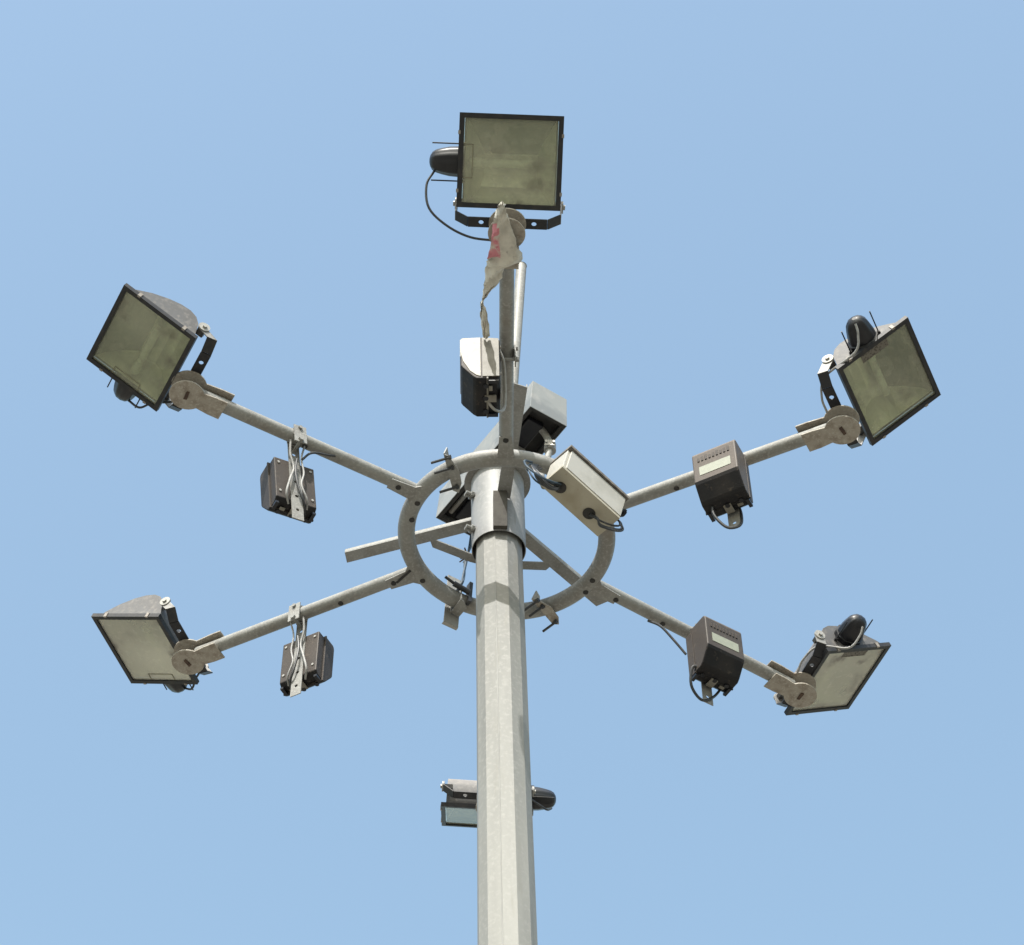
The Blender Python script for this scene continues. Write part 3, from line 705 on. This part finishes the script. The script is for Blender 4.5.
# ------------------------------------------------------------------ bracket clamps on the ring
def ring_clamp(name, label, ang, dz, up_len, dn_len, tilt, extra=None, cat='ring clamp', m=GALV):
    a = R(ang); P = RC+Vector((RR_*math.sin(a), -RR_*math.cos(a), 0))
    M = HEAD @ T(P) @ RZ(a)                           # local -y outwards, x along the ring
    t = thing(name, label, cat, M, 'bracket clamps on the ring' if cat == 'ring clamp' else None)
    q = up_len
    def plate(bm):
        z = -RT-.0105
        prism(bm, [(-.006, -.115*q), (.012, -.100*q), (.040, -.02), (.036, .045), (.016, .092*q), (-.006, .075*q)], z, z+.005, 'z')
        prism(bm, [(-.115*q, z+.0052), (-.045, z+.0052), (-.045, .022), (-.085*q, .034)], -.006, -.001, 'x')
        prism(bm, [(.045, z+.0052), (.075*q, z+.0052), (.068*q, .022), (.045, .022)], -.006, -.001, 'x')
    build('clamp_plate', plate, m, t, M @ RZ(R(tilt)))
    def f(bm):
        for y, x0 in ((-.095*q, -.062), (-.042, -.060), (.058, -.058)):
            cyl(bm, (x0, y+.012, -RT-.018), (.022, y-.004, -RT-.016), .0055, n=8)
            cyl(bm, (.012, y-.003, -RT-.016), (.022, y-.004, -RT-.016), .011, n=6)
    if not extra: each('clamp_bolt', f, CABLE, t, M @ RZ(R(tilt)))
    if extra: extra(t, M)
    return t
ring_clamp('ring_clamp', 'angled galvanised clamp with a pointed plate on the upper left of the ring', -33, 0, 1.0, .035, 22)
ring_clamp('ring_clamp', 'rusty bolted clamp on the lower right of the ring, just right of the pole', 156, 0, .85, .03, 170, m=WELD)
def ex(t, M):
    build('hanger_plate', lambda bm: (box(bm, -.040, .030, -.049, -.045, -.105, .19), box(bm, -.040, .030, -.062, -.0455, -.109, -.1052)), BRIGHT, t, M, bevel=.001)
    def f(bm):
        cyl(bm, (-.03, .05, .02), (.045, .05, .03), .012, n=10); cyl(bm, (.04, .05, .03), (.09, .055, .04), .0065, n=8)
        box(bm, -.045, -.03, .02, .05, -.03, .09)
    build('clamp_screw', f, CABLE, t, M)
ring_clamp('ring_clamp', 'pale plate clamp on the lower left of the ring with a wire rising from it', -150, 0, .45, .0, 180, extra=ex)
wr = thing('hanging_wire', 'dark twisted wire with a small knot, strung down to the ring left of the pole', 'wire', HEAD @ T((-.17, .27, .2)))
def f(bm):
    P0 = [(-.157, .335, .44), (-.160, .32, .33), (-.165, .31, .24), (-.172, .305, .15), (-.178, .30, .07), (-.190, .30, .02)]
    tube(bm, P0, .0055, n=8)
    tube(bm, [(x+.008*math.sin(i*2.2), y+.008*math.cos(i*2.2), z) for i, (x, y, z) in enumerate(P0)], .0045, n=8)
build('wire_strand', f, BLUEC, wr, HEAD)
def f(bm):
    random.seed(3)
    for q in range(9):
        a = Vector((-.163, .312, .265)); d = Vector((random.uniform(-1, 1), random.uniform(-1, 1), random.uniform(-.7, .7)))*.035
        cyl(bm, a-d*.3, a+d, .006, .003, n=6)
    cyl(bm, (-.185, .31, .262), (-.140, .31, .268), .012, n=8)
build('wire_knot', f, RUST, wr, HEAD)

# ------------------------------------------------------------------ ragged cloth caught on the top arm
CL = [([-0.014, -1.688], [-0.007, -1.693]), ([-0.025, -1.674], [-0.0, -1.68]), ([-0.036, -1.625], [0.009, -1.638]), ([-0.047, -1.564], [0.025, -1.596]), ([-0.057, -1.487], [0.047, -1.514]), ([-0.066, -1.425], [0.07, -1.441]), ([-0.07, -1.393], [0.01, -1.401]), ([-0.077, -1.324], [-0.016, -1.335]), ([-0.083, -1.259], [-0.054, -1.288]), ([-0.091, -1.221], [-0.079, -1.231]), ([-0.089, -1.146], [-0.064, -1.18]), ([-0.077, -1.066], [-0.056, -1.072])]
def f(bm):
    L_ = catmull([(x, y, 0) for (x, y), _ in CL], 4); R_ = catmull([(x, y, 0) for _, (x, y) in CL], 4); g = []
    for i, (a, b) in enumerate(zip(L_, R_)):
        row = []
        for j in range(9):
            s = j/8; p = a.lerp(b, s); w = (b-a).length
            z = -.052+.10*w*math.sin(s*5.5+i*.35)-.13*w*math.sin(s*math.pi)+.006*math.sin(i*1.3+j)+.004*random.uniform(-1, 1)
            e = .004*random.uniform(-1, 1) if j in (0, 8) else 0
            row.append(bm.verts.new((p.x+e, p.y, z)))
        g.append(row)
    for A, B in zip(g, g[1:]):
        for j in range(8):
            q = bm.faces.new((A[j], A[j+1], B[j+1], B[j])); q.smooth = True
            if j < 2+int(1.6*abs(math.sin(i*1.9))) and -1.60 < A[j].co.y < -1.45: q.material_index = 1
cl = build('ragged_cloth', f, CLOTH, None, HEAD)
cl.data.materials.append(PINK)
m_ = cl.modifiers.new('thickness', 'SOLIDIFY'); m_.thickness = .0015
tag(cl, 'torn dirty beige cloth with faded red marks caught under the top arm and floodlight', 'cloth')
